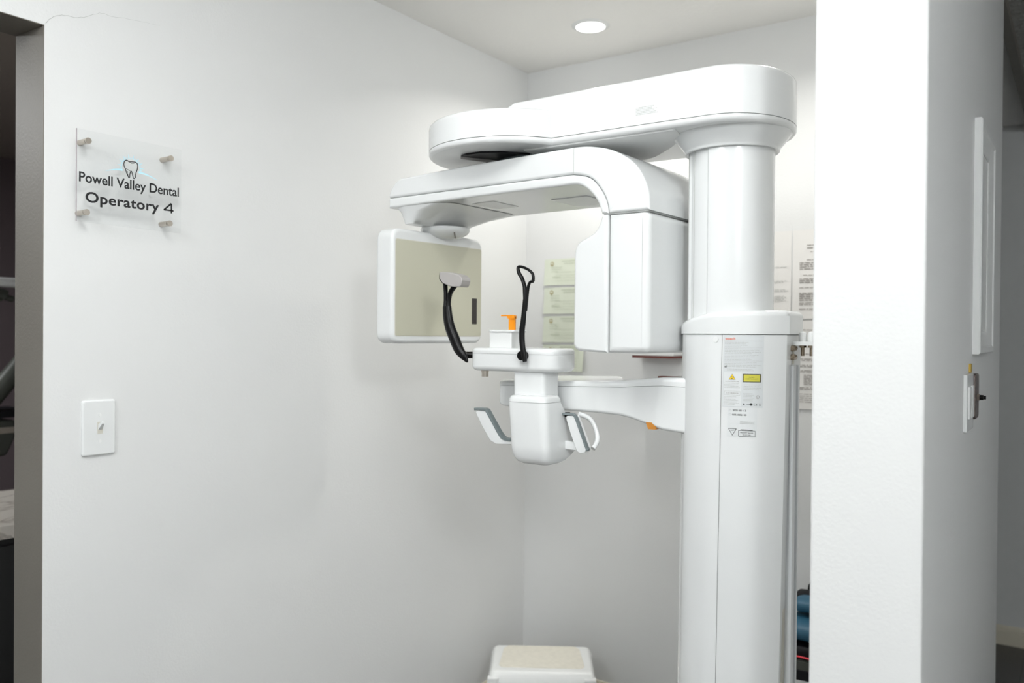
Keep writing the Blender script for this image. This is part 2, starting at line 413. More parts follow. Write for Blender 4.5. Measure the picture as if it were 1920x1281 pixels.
# seam lines that run down the housing
def seamline(x0, z0, z1, side=-1, w=0.0014, d=0.0004):
    y = YC+side*(colh(x0)+d); y2 = YC+side*(colh(x0+w)+d)
    rings = [[(x0, y, z), (x0+w, y2, z)] for z in (z0, (z0+z1)/2, z1)]
    return mapv(loft(rings, False, False, False), lean)
flat('housing_seam', seamline(1.1835, 0.03, 1.447), 'seam', column)
flat('housing_seam', seamline(1.093, 0.03, 1.447, w=0.0007), 'fink', column)
mk('cover_screw', tube([(1.171, YC-colh(1.171)-0.0001, 1.4375), (1.171, YC-colh(1.171)-0.0016, 1.4375)], 0.0055, 20, up=(0, 0, 1)), 'white2', column)
# cap of the housing: top slopes down to the front
cp = colprof(0.003, 1.299)
def captop(x, y):
    if x > 1.22: return 1.4955
    t = (1.22-x)/0.15
    return 1.4955-0.024*t*t
cap = mk('column_cap', slab(cp, 1.449, captop, 0.0, 0.012, 6), 'white', XR)
mk('cap_gap', slab(colprof(-0.003), 1.444, 1.4495), 'seam', XR)
# telescopic mast with grooves at its front side
def mastprof():
    out = []; N = 96
    for k in range(N):
        t = 2*PI*k/N; c, s = math.cos(t), math.sin(t)
        r = 0.0
        deg = math.degrees(t)
        # -y side is 270 deg, -x side is 180 deg
        for lo, hi in ((256, 210), (104, 150)):
            a, b = min(lo, hi), max(lo, hi)
            if a < deg < b: r = 0.0045
        out.append((1.1675+(0.0855-r)*c, YC+(0.086-r)*s))
    return out
mast = mk('mast', slab(mastprof(), 1.40, 1.835), 'white', XR, sharp=25)
for a, rr in ((201, 0.0857), (226, 0.0812), (159, 0.0857), (134, 0.0812)):
    t = math.radians(a); x, y = 1.1675+rr*math.cos(t), YC+rr*math.sin(t)
    mk('mast_seam', box(x-0.0007, x+0.0007, y-0.0007, y+0.0007, 1.40, 1.83), 'fink', mast)
# flared collar under the overhead arm
mk('mast_collar', lathe(1.1675, YC, [(0.086, 1.822), (0.0925, 1.8185), (0.0945, 1.820), (0.0955, 1.826), (0.113, 1.848), (0.1185, 1.8535), (0.1185, 1.858)], 64, 1.0), 'white', XR)

# overhead arm
def arm_outline(lobe=True):
    pts = []
    for k in range(25):
        t = -PI/2+PI*k/24; pts.append((1.172+0.120*math.cos(t), YC+0.146*math.sin(t)))
    if lobe:
        r = 0.195; cx, cy = 0.65, -1.049
        for k in range(41):
            t = PI/2+(2*PI-math.radians(29.7)-PI/2)*k/40
            pts.append((cx+r*math.cos(t), cy+r*math.sin(t)))
        pts.append((0.828, -1.1462)); 
    else:
        for k in range(17):
            t = PI/2+PI*k/16; pts.append((0.72+0.09*math.cos(t), YC+0.146*math.sin(t)))
    return pts
def armtop(x, y):
    if x > 0.74: return 1.963
    t = (0.74-x)/0.12; return 1.963-0.045*t**1.6
arm = mk('overhead_arm', slab(arm_outline(False), 1.8685, armtop, 0, 0.010, 5), 'white', XR)
mk('arm_head', slab(circle(0.65, -1.049, 0.195, 96), 1.8685, 1.930, 0, 0.012, 5), 'white', XR)
mk('arm_underside', slab(arm_outline(True), 1.8545, 1.8670, 0.009, 0, 5), 'white', XR)
mk('arm_gap', slab(inset(ccw(arm_outline(True)), 0.003), 1.862, 1.872), 'seam', XR)
# lower plate the rotating arm hangs from
pl = [(0.98, -0.93), (1.035, -0.99), (1.085, -1.055), (1.10, -1.10)]
plate = rpoly([(0.74, -1.135), (0.95, -1.132), (1.098, -1.132), (1.085, -1.06), (1.03, -0.99), (0.96, -0.92), (0.88, -0.88), (0.74, -0.88)], [0.004, 0.02, 0.004, 0.05, 0.05, 0.05, 0.05, 0.06], 6)
# curved slot in the underside
slot = [(0.50+0.001, -1.10)]
slotp = []
for k in range(13):
    t = math.radians(150-120*k/12); slotp.append((0.640+0.085*math.cos(t)*1.0, -1.105-0.0+0.0+0.0-0.055*math.sin(t)))
slotp = [(0.578, -1.140), (0.584, -1.162), (0.610, -1.174), (0.650, -1.172), (0.690, -1.150), (0.735, -1.10), (0.74, -1.02), (0.66, -1.0), (0.61, -1.06)]
mk('cable_slot', slab(rpoly(slotp, 0.02, 4), 1.8505, 1.8552), 'black', XR, 'black curved cable slot')
mk('slot_lip', tube(smooth([(0.586, -1.160, 1.851), (0.602, -1.135, 1.850), (0.625, -1.10, 1.850), (0.65, -1.06, 1.850)], 4), 0.0045, 8), 'grey', XR, 'pale cable across the slot')
mk('rotation_bearing', lathe(0.70, -1.0, [(0.10, 1.836), (0.105, 1.840), (0.105, 1.856)], 48), 'dgrey', XR)
mk('arm_plate', slab(plate, 1.8515, 1.8555, 0.002, 0, 4), 'white2', XR)
# printed notice on the arm
flat('printed_notice', mapv(fineprint(1.020, 1.069, 1.887, 1.904, 6, 0.0011, 0.3, 5), lambda u, v, w_: (u, -1.1464, v)), 'fink', arm, 'small grey lines of print')

# rotating C-shaped arm, turned a little on its axis
RT = rotz(math.radians(-2.5), 0.70, -1.05)
def rxz(u, v, w_): return RT(u, w_, v)
YF, YB = -1.153, -0.850
outer = smooth([(0.890, 1.838), (0.930, 1.8345), (0.985, 1.819), (1.034, 1.786), (1.062, 1.738), (1.067, 1.693)], 5)
seamcurve = smooth([(0.975, 1.693), (0.969, 1.720), (0.951, 1.750), (0.926, 1.772), (0.887, 1.7815)], 4)
leftc = [(0.345, 1.7815), (0.3465, 1.7940), (0.354, 1.8065), (0.368, 1.8195), (0.386, 1.8265)]
shell = leftc+[(0.60, 1.8335)]+outer+seamcurve+[(0.60, 1.7815)]
mk('rotating_arm', slab(shell, YF, YB, 0.006, 0.006, 4, rxz), 'white', XR)
inner = smooth([(0.886, 1.7600), (0.905, 1.757), (0.926, 1.744), (0.947, 1.720), (0.958, 1.693)], 4)
liner = [(0.345, 1.7560), (0.345, 1.7808), (0.60, 1.7808)]+[(x-0.0008, z-0.0007) for x, z in reversed(seamcurve)]+list(reversed(inner))+[(0.60, 1.759)]
rl = mk('rotating_arm_liner', slab(liner, YF, YB, 0.006, 0.006, 4, rxz), 'white', XR)
# vertical joint on the front face of the arm
flat('arm_joint', mapv(box(0.8895, 0.8903, YF-0.0004, YF+0.001, 1.783, 1.837), lambda x, y, z: RT(x, y, z)), 'fink', rl)
# raised inspection panels on the underside of the arm
mk('underside_panel', mapv(slab(rrect(0.74, 0.84, -1.02, -0.90, 0.006), 1.7575, 1.7598), RT), 'white2', rl)
mk('underside_panel', mapv(slab(rrect(0.55, 0.62, -1.08, -0.98, 0.006), 1.7575, 1.7598), RT), 'white2', rl)
# tapered foot of the arm above the sensor
def ring(x0, x1, y0, y1, r, z): return [(x, y, z) for x, y in rrect(x0, x1, y0, y1, r, 6)]
mk('arm_foot', mapv(loft([ring(0.347, 0.53, YF+0.004, YB-0.004, 0.05, 1.757), ring(0.354, 0.475, YF+0.010, YB-0.030, 0.05, 1.745), ring(0.364, 0.435, YF+0.017, YB-0.062, 0.035, 1.729), ring(0.372, 0.412, YF+0.022, YB-0.085, 0.019, 1.7165)]), RT), 'white', XR)
dome = [(0.062, 1.7170), (0.064, 1.7145), (0.063, 1.709), (0.058, 1.703), (0.045, 1.695), (0.028, 1.690), (0.001, 1.688)]
mk('swivel_joint', mapv(lathe(0.402, -1.005, dome, 48), RT), 'white', XR)
flat('swivel_slit', mapv(([(0.440, -1.012, 1.6905), (0.4425, -1.0095, 1.6905), (0.462, -1.036, 1.7025), (0.4595, -1.0385, 1.7025)], [(0, 1, 2, 3)]), lambda x, y, z: RT(x, y, z-0.002)), 'ink', XR)
# tube head
hx0, hx1, hm = 0.891, 1.067, 0.9735
tl = smooth([(0.958, 1.6915), (0.952, 1.673), (0.941, 1.657), (0.920, 1.646), (0.903, 1.638), (0.893, 1.622), (0.891, 1.600)], 3)
left = tl+[(hx0, 1.425), (0.895, 1.4165), (0.904, 1.411), (hm-0.0004, 1.4085), (hm-0.0004, 1.6915)]
head = mk('tube_head', slab(left, YF, YB, 0.008, 0.008, 4, rxz), 'white', XR)
mk('tube_head_cover', slab(rpoly([(hm+0.0004, 1.4085), (hx1, 1.4085), (hx1, 1.6915), (hm+0.0004, 1.6915)], [0, 0.018, 0.016, 0], 5), YF, YB, 0.014, 0.014, 5, rxz), 'white', XR)
mk('head_gap', mapv(box(0.962, hx1-0.004, YF+0.004, YB-0.004, 1.690, 1.695), RT), 'seam', XR)
# sensor housing
SR = rotz(math.radians(-3.5), 0.40, -1.005)
sens = mk('sensor_housing', mapv(slab(rrect(-1.178, -0.838, 1.420, 1.702, 0.030, 8), 0.342, 0.402, 0.012, 0.010, 5, YZ), SR), 'white', XR)
sp = mk('sensor_panel', mapv(slab(rrect(-1.167, -0.846, 1.4395, 1.6745, 0.006, 4), 0.4005, 0.4028, 0, 0.0008, 2, YZ), SR), 'panel', sens, 'olive grey sensor face')
mk('panel_rim', mapv(slab(rrect(-1.1685, -0.8445, 1.438, 1.676, 0.007, 4), 0.4003, 0.4023, 0, 0, 2, YZ), SR), 'beige', sens)
mk('sensor_slot', mapv(slab(rrect(-0.884, -0.864, 1.472, 1.541, 0.001, 2), 0.4028, 0.4036, 0, 0, 2, YZ), SR), 'slot', sens, 'dark vertical slot')

# support arm of the chin rest
sa = rpoly([(1.13, -1.03), (1.096, -1.060), (1.04, -1.068), (0.965, -1.058), (0.90, -1.08), (0.635, -1.085), (0.615, -0.80), (0.83, -0.80), (0.90, -0.985), (1.13, -0.93)], [0, 0.01, 0.06, 0.08, 0.03, 0.03, 0.07, 0.08, 0.05, 0], 8)
# give long straight sides a few more vertices so the underside can bend
def dense(p, m=0.03):
    out = []
    for i in range(len(p)):
        a = Vector(p[i]); b = Vector(p[(i+1) % len(p)]); n = max(1, int((b-a).length/m))
        for k in range(n): q = a.lerp(b, k/n); out.append((q.x, q.y))
    return out
sa = dense(sa)
def lerp1(x, tab):
    if x <= tab[0][0]: return tab[0][1]
    for (a, b), (c, d) in zip(tab, tab[1:]):
        if x <= c: return b+(d-b)*(x-a)/(c-a)
    return tab[-1][1]
ztop = lambda x, y: lerp1(x, [(0.62, 1.3375), (0.90, 1.3450), (0.95, 1.3470), (1.0, 1.3530), (1.05, 1.3575), (1.2, 1.3575)])
zseam = lambda x, y: ztop(x, y)-0.0125-lerp1(x, [(0.9, 0.0), (1.08, 0.006)])
zbot = lambda x, y: lerp1(x, [(0.62, 1.282), (0.66, 1.277), (0.90, 1.276), (0.95, 1.271), (1.00, 1.259), (1.05, 1.2465), (1.09, 1.2425), (1.2, 1.242)])
sarm = mk('support_arm', slab(sa, zbot, lambda x, y: zseam(x, y)-0.0006, 0.008, 0, 4), 'white', XR)
mk('support_arm_lid', slab(sa, lambda x, y: zseam(x, y)+0.0004, ztop, 0, 0.009, 4), 'white', XR)
mk('support_arm_gap', slab(inset(ccw(sa), 0.002), lambda x, y: zseam(x, y)-0.004, lambda x, y: zseam(x, y)+0.004), 'seam', XR)
mk('amber_clip', slab(rpoly([(1.010, 1.262), (1.034, 1.262), (1.034, 1.2475), (1.016, 1.2475)], 0.002, 3), -1.066, -1.050, 0, 0, 2, XZ), 'amber', XR, 'small amber clip under the arm')
mk('amber_clip', box(1.000, 1.06, -0.985, -0.965, 1.340, 1.3555), 'darkred', XR, 'thin dark red clip on top of the arm')

# chin rest: tray, post, bite block
ty0, ty1 = -1.172, -1.058
tp = rpoly([(0.622, ty0), (0.846, ty0), (0.846, ty1), (0.622, ty1)], [0.022, 0.042, 0.04, 0.03], 8)
tray = mk('chin_tray', slab(tp, 1.3625, 1.4012, 0.012, 0, 5), 'white', XR)
mk('chin_tray_lid', slab(tp, 1.4018, 1.4145, 0, 0.008, 5), 'white', XR)
mk('tray_gap', slab(inset(ccw(tp), 0.002), 1.398, 1.405), 'seam', XR)
post = mk('chin_post', slab(rrect(0.662, 0.722, -1.150, -1.100, 0.003), 1.412, 1.4505), 'white2', XR)
mk('post_cap', slab(rrect(0.659, 0.732, -1.153, -1.096, 0.012), 1.4500, 1.4545, 0.001, 0.0015), 'white2', post)
bite = join(slab(rrect(0.7035, 0.7205, -1.134, -1.129, 0.001, 2), 1.4545, 1.4850), slab(rpoly([(0.7030, 1.480), (0.7205, 1.480), (0.7205, 1.4885), (0.684, 1.4885), (0.684, 1.4855), (0.700, 1.4855)], [0, 0, 0.005, 0.001, 0, 0.001], 3), -1.136, -1.127, 0, 0, 2, XZ))
mk('bite_block', bite, 'orange', post, 'orange plastic bite block')
# knob under the tray
mk('tray_knob', join(cyl((0.633, -1.125, 1.347), (0.633, -1.125, 1.3635), 0.0082, 20), cyl((0.633, -1.125, 1.3585), (0.633, -1.125, 1.3635), 0.0092, 20)), 'metal', XR, 'brushed metal knob')
# temple supports
yr = -1.186
def blade(pts, r, fk, y=yr, sub=4, n=12):
    pp = smooth([(a, b) for a, b in pts], sub)
    if isinstance(r, list):
        rr = [v[0] for v in smooth([(k,) for k in r], sub)] if False else None
        rr = []
        for i in range(len(r)-1):
            for k in range(sub): rr.append(r[i]+(r[i+1]-r[i])*k/sub)
        rr.append(r[-1])
    else: rr = r
    return tube([(a, y, b) for a, b in pp], rr, n, (0, 1, 0), fk)
ts = join(
    blade([(0.7835, 1.3860), (0.7805, 1.3990), (0.7755, 1.4279), (0.7750, 1.4531), (0.7775, 1.4702), (0.7805, 1.4988), (0.7825, 1.5216), (0.7830, 1.5350)], [0.0045, 0.0062, 0.0066, 0.0066, 0.0062, 0.0056, 0.0050, 0.0040], 0.8),
    blade([(0.7825, 1.520), (0.7815, 1.540), (0.7800, 1.5502), (0.7736, 1.5660), (0.7665, 1.5760), (0.7635, 1.5880), (0.7690, 1.5905), (0.7803, 1.5875), (0.7926, 1.5815), (0.8005, 1.5745), (0.8028, 1.5660), (0.8020, 1.5580)], [0.0045, 0.0045, 0.0042, 0.0042, 0.0042, 0.0036, 0.003, 0.003, 0.003, 0.003, 0.0032, 0.0035], 1.1),
    blade([(0.8030, 1.5572), (0.7960, 1.5572), (0.7915, 1.5510), (0.7890, 1.5400), (0.7872, 1.5230), (0.7845, 1.4950)], [0.0028, 0.0030, 0.0032, 0.0034, 0.0034, 0.003], 1.0))
tr = mk('temple_support', ts, 'black', XR, 'straight black temple arm with open loop')
mk('pivot', tube([(0.7735, -1.170, 1.3990), (0.7735, -1.188, 1.3990)], 0.0098, 24, up=(0, 0, 1)), 'black', tr)
tl_ = join(
    blade([(0.6285, 1.3815), (0.6180, 1.3945), (0.6040, 1.4090), (0.5915, 1.4318), (0.5770, 1.4609), (0.5705, 1.4865), (0.5685, 1.5080)], [0.0022, 0.0095, 0.0124, 0.0134, 0.0130, 0.0122, 0.0108], 0.75),
    blade([(0.5645, 1.5020), (0.5645, 1.5200), (0.5642, 1.5400), (0.5625, 1.5600)], [0.0060, 0.0044, 0.0044, 0.005], 1.3),
    blade([(0.5715, 1.5020), (0.5730, 1.5200), (0.5775, 1.5380), (0.5870, 1.5500), (0.592, 1.5540)], [0.0060, 0.0050, 0.0050, 0.0055, 0.005], 1.3))
tlo = mk('temple_support', tl_, 'black', XR, 'curved black temple arm with grey pad')
pad = [(0.5655, 1.5850), (0.5900, 1.5835), (0.6200, 1.5770), (0.6290, 1.5705), (0.6315, 1.5640), (0.6285, 1.5545), (0.6247, 1.5495), (0.5974, 1.5510), (0.5760, 1.5590), (0.5665, 1.5690)]
mk('temple_pad', slab(rpoly(pad, 0.004, 3), -1.212, -1.180, 0.002, 0.002, 4, XZ), 'grey', tlo, 'grey rubber pad')
mk('pad_backing', slab(rpoly([(x-0.0035, z) for x, z in pad[:1]]+[(0.5610, 1.5770), (0.5612, 1.5680), (0.5730, 1.5570), (0.583, 1.556), (0.582, 1.583)], 0.002, 3), -1.206, -1.186, 0, 0, 3, XZ), 'black', tlo)
mk('pivot', cyl((0.5915, -1.165, 1.3965), (0.620, -1.150, 1.3968), 0.0078, 24), 'black', tlo)
mk('pivot_ring', cyl((0.618, -1.151, 1.3968), (0.627, -1.146, 1.3970), 0.0086, 24), 'metal', tlo, 'chrome ring')

# neck and control box with the two hand grips
mk('chin_neck', slab(rrect(0.7345, 0.8150, -1.160, -1.095, 0.010, 5), 1.305, 1.3645), 'white', XR)
def sec(z, x0, x1, y0, y1, r): return [(x, y, z) for x, y in rrect(x0, x1, y0, y1, r, 6)]
bx = [sec(1.1635, 0.772, 0.822, -1.158, -1.130, 0.012), sec(1.1655, 0.762, 0.830, -1.168, -1.112, 0.016), sec(1.170, 0.753, 0.836, -1.177, -1.092, 0.02), sec(1.180, 0.747, 0.838, -1.183, -1.068, 0.02),
      sec(1.195, 0.743, 0.840, -1.186, -1.040, 0.02), sec(1.205, 0.742, 0.840, -1.187, -1.030, 0.02), sec(1.225, 0.741, 0.839, -1.187, -1.042, 0.02), sec(1.255, 0.738, 0.838, -1.187, -1.072, 0.02), sec(1.280, 0.736, 0.836, -1.187, -1.095, 0.02), sec(1.2985, 0.735, 0.834, -1.186, -1.108, 0.02)]
cb = mk('control_box', loft(bx), 'white', XR, sharp=60)
mk('control_box_lid', loft([sec(1.2992, 0.735, 0.834, -1.186, -1.108, 0.02), sec(1.306, 0.735, 0.834, -1.185, -1.110, 0.02), sec(1.3115, 0.738, 0.831, -1.181, -1.114, 0.018), sec(1.3135, 0.744, 0.825, -1.175, -1.120, 0.016)]), 'white', XR, sharp=60)
def ribbon(pts, th, y0, y1, r=0.001):
    L = []; R = []
    T = frame_of([(a, 0, b) for a, b in pts])
    for (a, b), t in zip(pts, T): L.append((a-t.z*th/2, b+t.x*th/2)); R.append((a+t.z*th/2, b-t.x*th/2))
    return slab(L+list(reversed(R)), y0, y1, r, r, 2, XZ)
# left grip
ga = smooth([(0.6240, 1.2735), (0.6400, 1.2745), (0.6560, 1.2735), (0.6640, 1.2640), (0.6800, 1.2420), (0.6930, 1.2240), (0.7050, 1.2130), (0.7200, 1.2110), (0.760, 1.2120)], 4)
g1 = mk('hand_grip', slab(rpoly([(0.625, 1.2700), (0.655, 1.2710), (0.6980, 1.2100), (0.7300, 1.2070), (0.7300, 1.2010), (0.6860, 1.1985), (0.6690, 1.2050), (0.6450, 1.2375)], [0.005, 0.006, 0.01, 0, 0, 0.01, 0.01, 0.01], 4), -1.153, -1.135, 0.0015, 0.0015, 3, XZ), 'white', XR, 'left hand grip')
mk('grip_strip', ribbon(ga, 0.0060, -1.155, -1.141), 'dgrey', g1, 'dark grey rubber strip')
gb = smooth([(0.8330, 1.2720), (0.8480, 1.2728), (0.8630, 1.2725), (0.8700, 1.2650), (0.8780, 1.2470), (0.8880, 1.2240), (0.8960, 1.2050), (0.9010, 1.1990)], 4)
g2 = mk('hand_grip', slab(rpoly([(0.8440, 1.2690), (0.8660, 1.2700), (0.8960, 1.2030), (0.8940, 1.1935), (0.8840, 1.1905), (0.8740, 1.1930), (0.8560, 1.2350)], [0.005, 0.006, 0.01, 0.006, 0.006, 0.01, 0.02], 4), -1.118, -1.094, 0.0015, 0.0015, 3, XZ), 'white', XR, 'right hand grip')
mk('grip_strip', ribbon(gb, 0.0050, -1.119, -1.109), 'dgrey', g2, 'dark grey rubber strip')
mk('grip_bow', tube(smooth([(0.860, -1.09, 1.272), (0.880, -1.075, 1.262), (0.893, -1.07, 1.240), (0.900, -1.075, 1.215), (0.898, -1.09, 1.199)], 5), 0.0055, 12), 'white', g2)
mk('grip_link', cyl((0.822, -1.103, 1.2690), (0.846, -1.103, 1.2700), 0.0060, 16), 'black', g2, 'black link')
mk('grip_link', slab(rpoly([(0.83, 1.214), (0.86, 1.212), (0.885, 1.202), (0.884, 1.194), (0.83, 1.196)], 0.003, 3), -1.110, -1.096, 0.002, 0.002, 2, XZ), 'white', g2)

# rear of the column: recessed beige plate, aluminium rail, cable glands and wall bracket
rear = mk('rear_plate', box(1.270, 1.2905, -1.035, -0.965, 0.03, 1.447), 'beige', XR)
mk('rear_rail', join(box(1.2905, 1.2965, -1.018, -0.990, 0.03, 1.3880), box(1.2965, 1.3030, -1.020, -1.002, 0.03, 1.3880), box(1.2905, 1.3040, -0.990, -0.982, 0.03, 1.3880)), 'alu', XR, 'aluminium guide rail')
mk('gland_plate', slab(rrect(1.2705, 1.2985, 1.389, 1.4285, 0.003, 3), -1.012, -1.000, 0, 0, 2, XZ), 'beige', XR)
for gx in (1.2865, 1.2990):
    for gz in (1.4215, 1.4045):
        g = mk('cable_gland', join(tube([(gx, -1.000, gz), (gx, -1.020, gz)], 0.0060, 16, up=(0, 0, 1)), tube([(gx, -1.012, gz), (gx, -1.016, gz)], 0.0068, 6, up=(0, 0, 1)), tube([(gx, -1.020, gz), (gx, -1.0225, gz)], [0.0060, 0.0040], 16, up=(0, 0, 1))), 'bronze', XR, 'dark brass cable gland')
br = mk('wall_bracket', join(box(1.2830, XP0, -1.015, -0.930, 1.4275, 1.4350), box(XP0-0.004, XP0, -1.03, -0.91, 1.40, 1.47)), 'white2', XR)
for bxx in (1.3105, 1.3275, 1.3445):
    mk('bolt_cap', lathe(bxx, -0.985, [(0.0078, 1.4350), (0.0078, 1.4470), (0.0068, 1.4515), (0.0045, 1.4540), (0.0005, 1.4548)], 20), 'white2', br, 'round white bolt cap')
    mk('bolt', join(slab(circle(bxx, -0.985, 0.0072, 6), 1.4230, 1.4275), cyl((bxx, -0.985, 1.4065), (bxx, -0.985, 1.4240), 0.0036, 14)), 'bronze', br, 'dark bolt')

# ---- stickers on the column housing
def oncol(d=0.0008):
    def f(u, v, w_):
        return lean(u, YC-(colh(u)+d), v)
    return f
def patch(x0, x1, z0, z1, d, n=10):
    rings = [[(x0+(x1-x0)*k/n, 0, z) for k in range(n+1)] for z in (z0, z1)]
    return [oncol(d)(x, z, 0) for x, _, z in rings[0]+rings[1]], [(k, k+1, n+2+k, n+1+k) for k in range(n)]
def cs(vf, dx=0, dz=0, d=0.0009):
    f = oncol(d); return [f(v[0]+dx, v[1]+dz, 0) for v in vf[0]], vf[1]
X0, X1, Z0, Z1 = 1.1870, 1.2615, 1.3060, 1.4460
st = flat('rating_label', patch(X0, X1, Z0, Z1, 0.0004), 'sticker', column, 'silver rating label with warning symbols')
st2 = flat('serial_label', patch(1.1975, 1.2525, 1.2485, 1.3050, 0.0004), 'lab', column, 'small white date and serial label')
stp = column
flat('label_logo', cs(text2d('vatech', 0.0052, 0.0195, 0.01), X0+0.0035, 1.4375), 'rink', stp)
fp = [fineprint(X0+0.003, X1-0.022, 1.4225, 1.4340, 4, 0.0007, 0.4, 3), fineprint(X0+0.003, X1-0.003, 1.3975, 1.4215, 8, 0.0007, 0.3, 4),
      fineprint(X0+0.003, X1-0.003, 1.3835, 1.3955, 4, 0.0007, 0.15, 6), fineprint(X0+0.008, X1-0.015, 1.3765, 1.3815, 2, 0.0007, 0.3, 8),
      quad(X0+0.002, X1-0.002, 1.4352, 1.4356), quad(X0+0.002, X1-0.002, 1.4222, 1.4225), quad(X0+0.002, X1-0.002, 1.3966, 1.3969),
      fineprint(X0+0.003, X0+0.034, 1.3430, 1.3540, 4, 0.0007, 0.15, 9), fineprint(X0+0.003, X0+0.034, 1.3100, 1.3275, 7, 0.0007, 0.4, 10),
      fineprint(X0+0.040, X1-0.003, 1.3395, 1.3520, 4, 0.0007, 0.15, 11), fineprint(X0+0.040, X1-0.014, 1.3180, 1.3345, 6, 0.0007, 0.4, 12),
      fineprint(1.222, 1.250, 1.2735, 1.2795, 3, 0.0007, 0.15, 13)]
for q in fp: flat('fine_print', cs(q), 'fink', stp)
flat('label_block', cs(join(quad(X0+0.002, X0+0.036, 1.3080, 1.3740)), d=0.0006), 'lab', stp)
flat('factory_mark', cs(([(X0+0.003, 1.3835, 0), (X0+0.0075, 1.3835, 0), (X0+0.0075, 1.3875, 0), (X0+0.006, 1.386, 0), (X0+0.006, 1.3865, 0), (X0+0.003, 1.386, 0)], [(0, 1, 2, 3, 4, 5)])), 'mark', stp)
# radiation triangle
tri = lambda cx, cz, s: ([(cx-s, cz-s*0.8, 0), (cx+s, cz-s*0.8, 0), (cx, cz+s*0.93, 0)], [(0, 1, 2)])
tcx, tcz = X0+0.0185, 1.3650
flat('warning_triangle', cs(tri(tcx, tcz, 0.0066), d=0.0009), 'mark', stp)
flat('warning_triangle_fill', cs(tri(tcx, tcz, 0.0057), d=0.0011), 'yellow', stp)
tre = []
for k in range(3):
    a0 = PI/2+k*2*PI/3-PI/6+PI; pts = [(tcx+0.0008*math.cos(a0), tcz-0.001+0.0008*math.sin(a0), 0)]
    for j in range(5):
        a = a0+PI/3*j/4; pts.append((tcx+0.0030*math.cos(a), tcz-0.001+0.0030*math.sin(a), 0))
    tre.append((pts, [tuple(range(6))]))
flat('trefoil', cs(join(*tre), d=0.0013), 'mark', stp)
flat('caution_print', cs(text2d('CAUTION RADIATION', 0.0019, 0.026, 0.005), X0+0.005, 1.3555), 'ink', stp)
flat('box_outline', cs(join(stroke([(X0+0.004, 1.3295), (X0+0.034, 1.3295), (X0+0.034, 1.3370), (X0+0.004, 1.3370)], 0.0004, True))), 'fink', stp)
flat('box_print', cs(text2d('X-RAY GENERATOR', 0.0020, 0.024, 0.004), X0+0.007, 1.3323), 'ink', stp)
lx0, lx1, lz0, lz1 = X0+0.0385, X1-0.0035, 1.3555, 1.3715
flat('laser_label', cs(quad(lx0, lx1, lz0, lz1), d=0.0009), 'mark', stp)
flat('laser_label_fill', cs(quad(lx0+0.0016, lx1-0.0016, lz0+0.0014, lz1-0.0014), d=0.0011), 'olive', stp)
flat('laser_print', cs(join(shift(text2d('CLASS 1', 0.0018, 0.010, 0.004), lx0+0.011, lz0+0.0088), shift(text2d('LASER PRODUCT', 0.0018, 0.022, 0.004), lx0+0.005, lz0+0.0054)), d=0.0013), 'mark', stp)
flat('safety_mark', cs(join(stroke([(X1-0.0085+0.0028*math.cos(t*PI/10), 1.3270+0.0030*math.sin(t*PI/10)) for t in range(20)], 0.0005, True), shift(text2d('UL', 0.0024, 0.0028, 0.005), X1-0.0100, 1.3258))), 'ink', stp)
flat('certification_marks', cs(join(shift(text2d('CE', 0.0040, 0.0065, 0.0), X1-0.0155, 1.3105), shift(quad(0, 0.0012, 0, 0.0040), X0+0.0410, 1.3105), shift(quad(-0.0008, 0.0020, 0.0012, 0.0024), X0+0.0410, 1.3105),
     ([(X1-0.0200+0.0026*math.cos(t*PI/8), 1.3125+0.0026*math.sin(t*PI/8), 0) for t in range(16)], [tuple(range(16))]), fineprint(X0+0.0465, X0+0.0525, 1.3115, 1.3130, 1, 0.0008, 0, 3), quad(X1-0.0060, X1-0.0030, 1.3105, 1.3112), stroke([(X1-0.006, 1.315), (X1-0.0055, 1.312), (X1-0.0035, 1.312), (X1-0.003, 1.315)], 0.0003))), 'mark', stp)
flat('date_print', cs(join(shift(text2d('2021-01-12', 0.0033, 0.0255, 0.012), 1.2075, 1.2985), shift(text2d('055-002145', 0.0033, 0.0265, 0.012), 1.2070, 1.2900))), 'mark', stp)
flat('date_symbols', cs(join(stroke([(1.2010, 1.2985), (1.2050, 1.2985), (1.2050, 1.3010), (1.2010, 1.3010)], 0.0003, True), stroke([(1.2010, 1.2900), (1.2050, 1.2900), (1.2050, 1.2930), (1.2010, 1.2930)], 0.0003, True))), 'fink', stp)
flat('disposal_triangle', cs(join(stroke([(1.2005, 1.2640), (1.2155, 1.2640), (1.2080, 1.2510)], 0.0008, True), fineprint(1.2045, 1.2115, 1.2595, 1.2615, 1, 0.0006, 0, 2))), 'mark', stp)
flat('caution_box', cs(join(stroke([(1.2195, 1.2500), (1.2500, 1.2500), (1.2500, 1.2610), (1.2195, 1.2610)], 0.0006, True), fineprint(1.2235, 1.2460, 1.2610, 1.2640, 1, 0.0014, 0.05, 7), shift(text2d('FACTORY SEALED', 0.0020, 0.0235, 0.008), 1.2230, 1.2560), shift(text2d('DO NOT OPEN', 0.0018, 0.0150, 0.006), 1.2275, 1.2520))), 'mark', stp)

